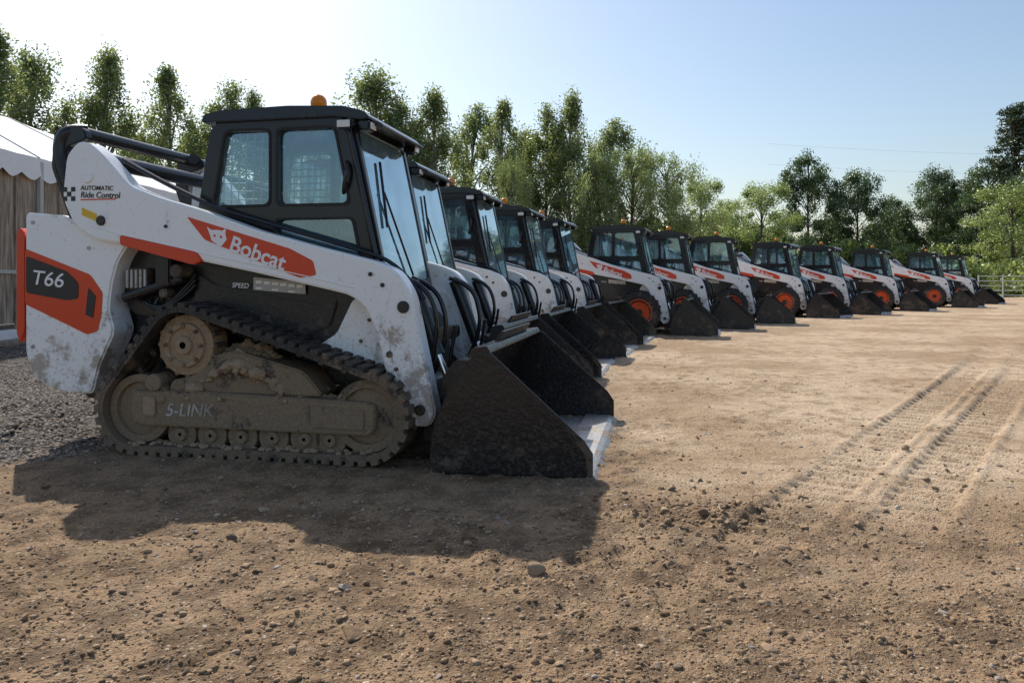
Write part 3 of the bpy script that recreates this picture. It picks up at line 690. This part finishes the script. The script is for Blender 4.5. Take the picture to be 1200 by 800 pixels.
def tree(kind,seed,W,nleaf,ncl,ls,zlo=.18):
    R=np.random.default_rng(seed); Ht=10.
    V=[];F=[];mi=[]
    def limb(pts,r0,r1,seg=6):
        base=len(V);n=len(pts)
        for i,p_ in enumerate(pts):
            rr=r0+(r1-r0)*i/(n-1)
            for k in range(seg):
                t=2*math.pi*k/seg; V.append((p_[0]+rr*math.cos(t),p_[1]+rr*math.sin(t),p_[2]))
        for i in range(n-1):
            for k in range(seg):
                l=(k+1)%seg; F.append((base+i*seg+k,base+i*seg+l,base+(i+1)*seg+l,base+(i+1)*seg+k)); mi.append(0)
    lean=R.normal(0,.25,2)
    def spine(t): return np.array([lean[0]*t*t+.12*math.sin(t*5+seed),lean[1]*t*t+.12*math.cos(t*4+seed),t*Ht])
    limb([spine(t) for t in np.linspace(-.02,.93,12)],.20 if kind!='birch' else .13,.02)
    C=[]
    for i in range(ncl):
        t=R.uniform(0,1)
        if kind=='pine': rad_=W/2*(1-t)**.75*(.55+.45*(abs(math.sin(t*17+seed))))+.15; z=zlo+(.99-zlo)*t
        elif kind=='birch': rad_=W/2*(math.sin(math.pi*min(1,(t*.93+.07))**.70)**.95); z=zlo+(1-zlo)*t
        elif kind=='willow': rad_=W/2*(math.sin(math.pi*(t*.85+.1)**.9)**.55); z=zlo+(.96-zlo)*t
        else: rad_=W/2*(math.sin(math.pi*(t*.88+.08)**.85)**.6); z=zlo+(.97-zlo)*t
        a=R.uniform(0,6.283); lob=1+.32*math.sin(3*a+seed+6*t)+.2*math.sin(5*a-seed*2+9*t)
        rr=rad_*lob*R.uniform(.2,1)**.5
        s=spine(z); c=np.array([s[0]+rr*math.cos(a),s[1]+rr*math.sin(a),z*Ht+R.normal(0,.15)])
        C.append(c)
        if i%2==0:
            b0=spine(max(.08,z-R.uniform(.08,.22))); mid=(b0+c)/2+np.array([0,0,.25])
            limb([b0,mid,c],.05,.012,4)
    C=np.array(C)
    w=R.uniform(.4,1.6,ncl); w/=w.sum()
    which=R.choice(ncl,nleaf,p=w)
    sg={'birch':(.31,.31,.44),'willow':(.40,.40,.56),'oak':(.52,.52,.40),'light':(.46,.46,.42),'pine':(.42,.42,.16)}[kind]
    sz=R.uniform(.55,1.4,ncl)[which][:,None]
    off=R.normal(size=(nleaf,3)); off/=np.linalg.norm(off,axis=1)[:,None]; off*=R.uniform(0,1,(nleaf,1))**.6*1.6
    Pc=C[which]+off*np.array(sg)*sz
    if kind in('willow','birch'): Pc[:,2]-=np.abs(R.normal(0,.22,nleaf))
    A=R.normal(size=(nleaf,3)); 
    if kind=='willow': A[:,2]-=1.5
    A/=np.linalg.norm(A,axis=1)[:,None]
    B=np.cross(A,R.normal(size=(nleaf,3))); B/=np.linalg.norm(B,axis=1)[:,None]
    s=ls*R.uniform(.6,1.4,(nleaf,1)); asp=.35 if kind in('willow','pine') else .55
    q=np.stack([Pc-A*s,Pc+B*s*asp,Pc+A*s,Pc-B*s*asp],1).reshape(-1,3)
    V_=np.concatenate([np.array(V),q]); base=len(V)
    fq=np.arange(nleaf*4).reshape(-1,4)+base
    F_=np.concatenate([np.array(F),fq])
    me=fastmesh(kind+'_tree',V_,F_)
    me.materials.append(BM['birch' if kind=='birch' else 'dark']); me.materials.append(LM[kind])
    me.polygons.foreach_set('material_index',np.concatenate([np.array(mi),np.ones(nleaf)]).astype(np.int32))
    return me
TM={'birch':[tree('birch',s,4.4,21000,110,.062,.06) for s in (1,2,3,14,21)],
    'willow':[tree('willow',s,6.6,30000,130,.08,.05) for s in (4,5)],
    'oak':[tree('oak',s,6.8,34000,130,.082,.08) for s in (6,7)],
    'light':[tree('light',s,5.8,24000,110,.075,.05) for s in (8,9)],
    'pine':[tree('pine',s,4.6,24000,130,.085,.15) for s in (10,11)]}
NAMES={'birch':'birch_tree','willow':'willow_tree','oak':'broadleaf_tree','light':'young_broadleaf_tree','pine':'pine_tree'}
tl=[(-8,35,36,'birch',1.1),(36,52,40,'birch',.95),(78,150,50,'light',.7),(120,64,42,'birch',1.0),(160,148,50,'light',.8),(197,82,45,'birch',.95),(230,158,50,'light',.7),(260,90,47,'birch',1.15),(300,112,50,'birch',.9),(335,145,50,'light',.8),(375,135,52,'birch',.9),
    (440,76,48,'birch',1.1),(482,118,49,'birch',.95),(513,112,46,'birch',1.0),(552,122,50,'birch',1.15),(586,120,46,'birch',.9),(614,148,50,'birch',1.1),(642,126,47,'birch',1.0),(670,116,46,'birch',.95),(712,140,49,'birch',1.2),
    (600,185,42,'willow',.6),(690,180,43,'willow',.85),(740,172,44,'willow',1.0),(785,177,45,'willow',.95),(822,206,52,'light',.8),
    (856,234,60,'light',.8),(893,212,56,'light',1.0),(948,182,66,'oak',.72),(1003,200,66,'oak',.78),(1045,232,70,'oak',.85),(1098,198,66,'oak',.75),(1120,214,70,'pine',1.1),(1160,192,62,'oak',.9),(1193,126,60,'pine',1.0),(1185,215,50,'light',1.2),(1215,195,54,'oak',.9),
    (1260,190,60,'oak',1),(-70,60,38,'birch',1),(-120,90,40,'light',1),(1330,200,60,'light',1)]
rt=random.Random(2)
for i,(px,ty,d,k,ws) in enumerate(tl):
    x=(px-600)/900*d; h=1+(328-ty)/900*d
    o=D.objects.new(NAMES[k],TM[k][i%len(TM[k])]); COL.objects.link(o)
    sc=h/10.; o.scale=(sc*ws*rt.uniform(.95,1.1),sc*ws*rt.uniform(.95,1.1),sc); o.location=(x,d,0); o.rotation_euler=(0,0,rt.uniform(0,6.28))
def mass(name,path,hfun,depth,n,ls,mat,seed,zb=0):
    R=np.random.default_rng(seed)
    P=np.array(path); seg=np.linalg.norm(np.diff(P,axis=0),axis=1); cum=np.concatenate([[0],np.cumsum(seg)])
    ncl=int(cum[-1]*1.6); t=R.uniform(0,cum[-1],ncl); cx=np.interp(t,cum,P[:,0]); cy=np.interp(t,cum,P[:,1])+R.uniform(-depth,depth,ncl)
    ch=hfun(cx)*(.75+.5*fbm(cx*.35,cy*.2,2,seed)); cz=zb+ch*R.uniform(0,1,ncl)**.75
    w=R.integers(0,ncl,n); off=R.normal(size=(n,3)); off/=np.linalg.norm(off,axis=1)[:,None]; off*=R.uniform(0,1,(n,1))**.45*R.uniform(.6,1.4,ncl)[w][:,None]
    Pc=np.stack([cx,cy,cz],1)[w]+off; Pc[:,2]=np.maximum(Pc[:,2],.02)
    A=R.normal(size=(n,3)); A/=np.linalg.norm(A,axis=1)[:,None]; B=np.cross(A,R.normal(size=(n,3))); B/=np.linalg.norm(B,axis=1)[:,None]
    s=ls*R.uniform(.6,1.4,(n,1))
    q=np.stack([Pc-A*s,Pc+B*s*.55,Pc+A*s,Pc-B*s*.55],1).reshape(-1,3)
    me=fastmesh(name,q,np.arange(n*4).reshape(-1,4)); addobj(name,me,mat,None)
mass('hedge',[(-45,50),(-10,53),(14,56),(24,66)],lambda x:4.6+0*x,1.6,80000,.17,LM['willow'],50)
mass('hedge',[(14,58),(30,64),(55,62),(70,50)],lambda x:4.0+0*x,2.0,60000,.17,LM['light'],51)
mass('hedge',[(26,46),(34,47),(48,46)],lambda x:1.8+0*x,1.0,26000,.12,LM['light'],52)
mass('distant_woodland',[(-160,130),(0,120),(90,130),(200,110)],lambda x:11+0*x,6,50000,.6,LM['oak'],53)

# ------------------------------------------------------------ marquee tent
def sheet(name,vs,fs,mat,parent):
    me=D.meshes.new(name); me.from_pydata(vs,[],fs); me.update(); return addobj(name,me,mat,parent)
tent=D.objects.new('marquee_tent',None); COL.objects.link(tent)
mtw=dirty('tent_fabric',(0.82,0.82,0.82),(0.5,0.48,0.44),.1,.5,.6,cloud=.15)
m,nt,out=newmat('weathered_wood_wall'); raw,v=objvec(nt,False)
mp=N(nt,'ShaderNodeMapping'); mp.inputs['Scale'].default_value=(1,7,.7); L(nt,v,mp.inputs[0])
p=N(nt,'ShaderNodeBsdfPrincipled'); p.inputs['Roughness'].default_value=.6
L(nt,mixc(nt,maprange(nt,noise(nt,mp.outputs[0],2.5,6,.65),.3,.7,0,1),(0.14,0.10,0.07),(0.46,0.37,0.28)),p.inputs['Base Color']); L(nt,p.outputs[0],out.inputs[0]); mtwood=m
y0,y1=4.0,22.0
nyy=73; vs=[];fs=[]
prof=[(-8.0,3.0),(-8.7,3.40),(-9.6,3.88),(-10.5,4.32),(-11.4,3.88),(-13.0,3.0)]
for i in range(nyy):
    t=i/(nyy-1); y=y0+(y1-y0)*t; sag=.06*abs(math.sin(math.pi*(y-y0)/3))
    for j,(x,z) in enumerate(prof): vs.append((x,y,z-sag*(.3 if j in(0,5) else 1)+.06))
k=len(prof)
for i in range(nyy-1):
    for j in range(k-1): fs.append((i*k+j,i*k+j+1,(i+1)*k+j+1,(i+1)*k+j))
sheet('roof_canopy',vs,fs,mtw,tent)
for i in range(1,6):
    y=y0+3*i
    tube('roof_seam',[(x,y,z+.062) for x,z in prof[:4]],.018,'label',tent,0)
vs=[];fs=[];n=360
for i in range(n+1):
    y=y0+(y1-y0)*i/n; w=.015*math.sin(y*9)
    vs+=[(-7.98+w,y,3.05),(-7.97+w,y,2.76-.10*abs(math.sin(math.pi*y/.5)))]
for i in range(n): fs.append((2*i,2*i+1,2*i+3,2*i+2))
sheet('scalloped_valance',vs,fs,mtw,tent)
rbox('side_wall',-8.12,-8.06,y0,y1,.30,3.02,mtwood,0,tent,0)
rbox('end_wall',-12.9,-8.13,y1-.1,y1-.05,.0,3.0,mtw,0,tent,0)
rbox('base_board',-8.16,-7.90,y0,y1,.0,.20,mtw,.01,tent,0)
rbox('floor_edge',-7.89,-7.60,y0,y1,.0,.07,mtwood,.01,tent,0)
for i in range(7):
    y=y0+.05+i*3; y=min(y,y1-.1)
    rbox('post',-8.05,-7.985,y-.05,y+.05,.20,3.0,'label',.005,tent,0)
    rbox('rail',-8.055,-8.02,y+.055,min(y+2.94,y1),1.1,1.16,'label',.003,tent,0)
    for kk in range(1,5): rbox('panel_joint',-8.058,-8.03,y+kk*.6-.02,y+kk*.6+.02,.20,2.95,mtwood,.002,tent,0)
vs=[(-8.0,y1,3.05),(-10.5,y1,4.35),(-13,y1,3.05)]
sheet('gable',vs,[(0,1,2)],mtw,tent)

# ------------------------------------------------------------ fence + lines
fen=D.objects.new('metal_fence',None); COL.objects.link(fen)
fx0,fy0,fx1,fy1=24.6,40.5,33,39.5
for i in range(8):
    t=i/7; x=fx0+(fx1-fx0)*t; y=fy0+(fy1-fy0)*t
    tube('fence_post',[(x,y,0),(x,y,1.25)],.035,'grid',fen,0)
for z in (.2,.45,.7,.95,1.2):
    tube('fence_rail',[(fx0,fy0,z),(fx1,fy1,z)],.02,'grid',fen,0)
pl=D.objects.new('overhead_power_line',None); COL.objects.link(pl)
for z in (9.6,11.2):
    tube('cable',[(20+i*3.2,60+i*.4,z+.012*(i-6)**2) for i in range(13)],.005,'label',pl,0)
tube('pole',[(58.4,64.8,0),(58.4,64.8,12.3)],.14,'under',pl,0)

# ------------------------------------------------------------ light, sky, camera
SD=Vector((-1.1,1.76,2.0)).normalized()
el=math.asin(SD.z); az=math.atan2(SD.x,SD.y)
w=D.worlds.new('World'); scene.world=w; w.use_nodes=True; nt=w.node_tree
for n_ in list(nt.nodes): nt.nodes.remove(n_)
o=nt.nodes.new('ShaderNodeOutputWorld'); bg=nt.nodes.new('ShaderNodeBackground'); sk=nt.nodes.new('ShaderNodeTexSky')
sk.sky_type='NISHITA'; sk.sun_disc=False; sk.sun_elevation=el; sk.sun_rotation=az; sk.air_density=1.15; sk.dust_density=1.6; sk.ozone_density=1.8
bg.inputs[1].default_value=.145
nt.links.new(sk.outputs[0],bg.inputs[0]); nt.links.new(bg.outputs[0],o.inputs[0])
sl=D.lights.new('sun','SUN'); sl.energy=5.0; sl.angle=rad(.5); sl.color=(1,.95,.87)
so=D.objects.new('sun',sl); COL.objects.link(so); so.rotation_euler=SD.to_track_quat('Z','Y').to_euler(); so.location=(0,0,30)
cam=D.cameras.new('camera'); co_=D.objects.new('camera',cam); COL.objects.link(co_)
cam.sensor_width=36; cam.lens=27; cam.clip_end=4000; cam.shift_y=-.06
co_.location=(0,0,1.0); co_.rotation_euler=(rad(90),0,0)
scene.camera=co_
scene.view_settings.view_transform='Standard'; scene.view_settings.look='None'; scene.view_settings.exposure=0
print('objects',len(D.objects))
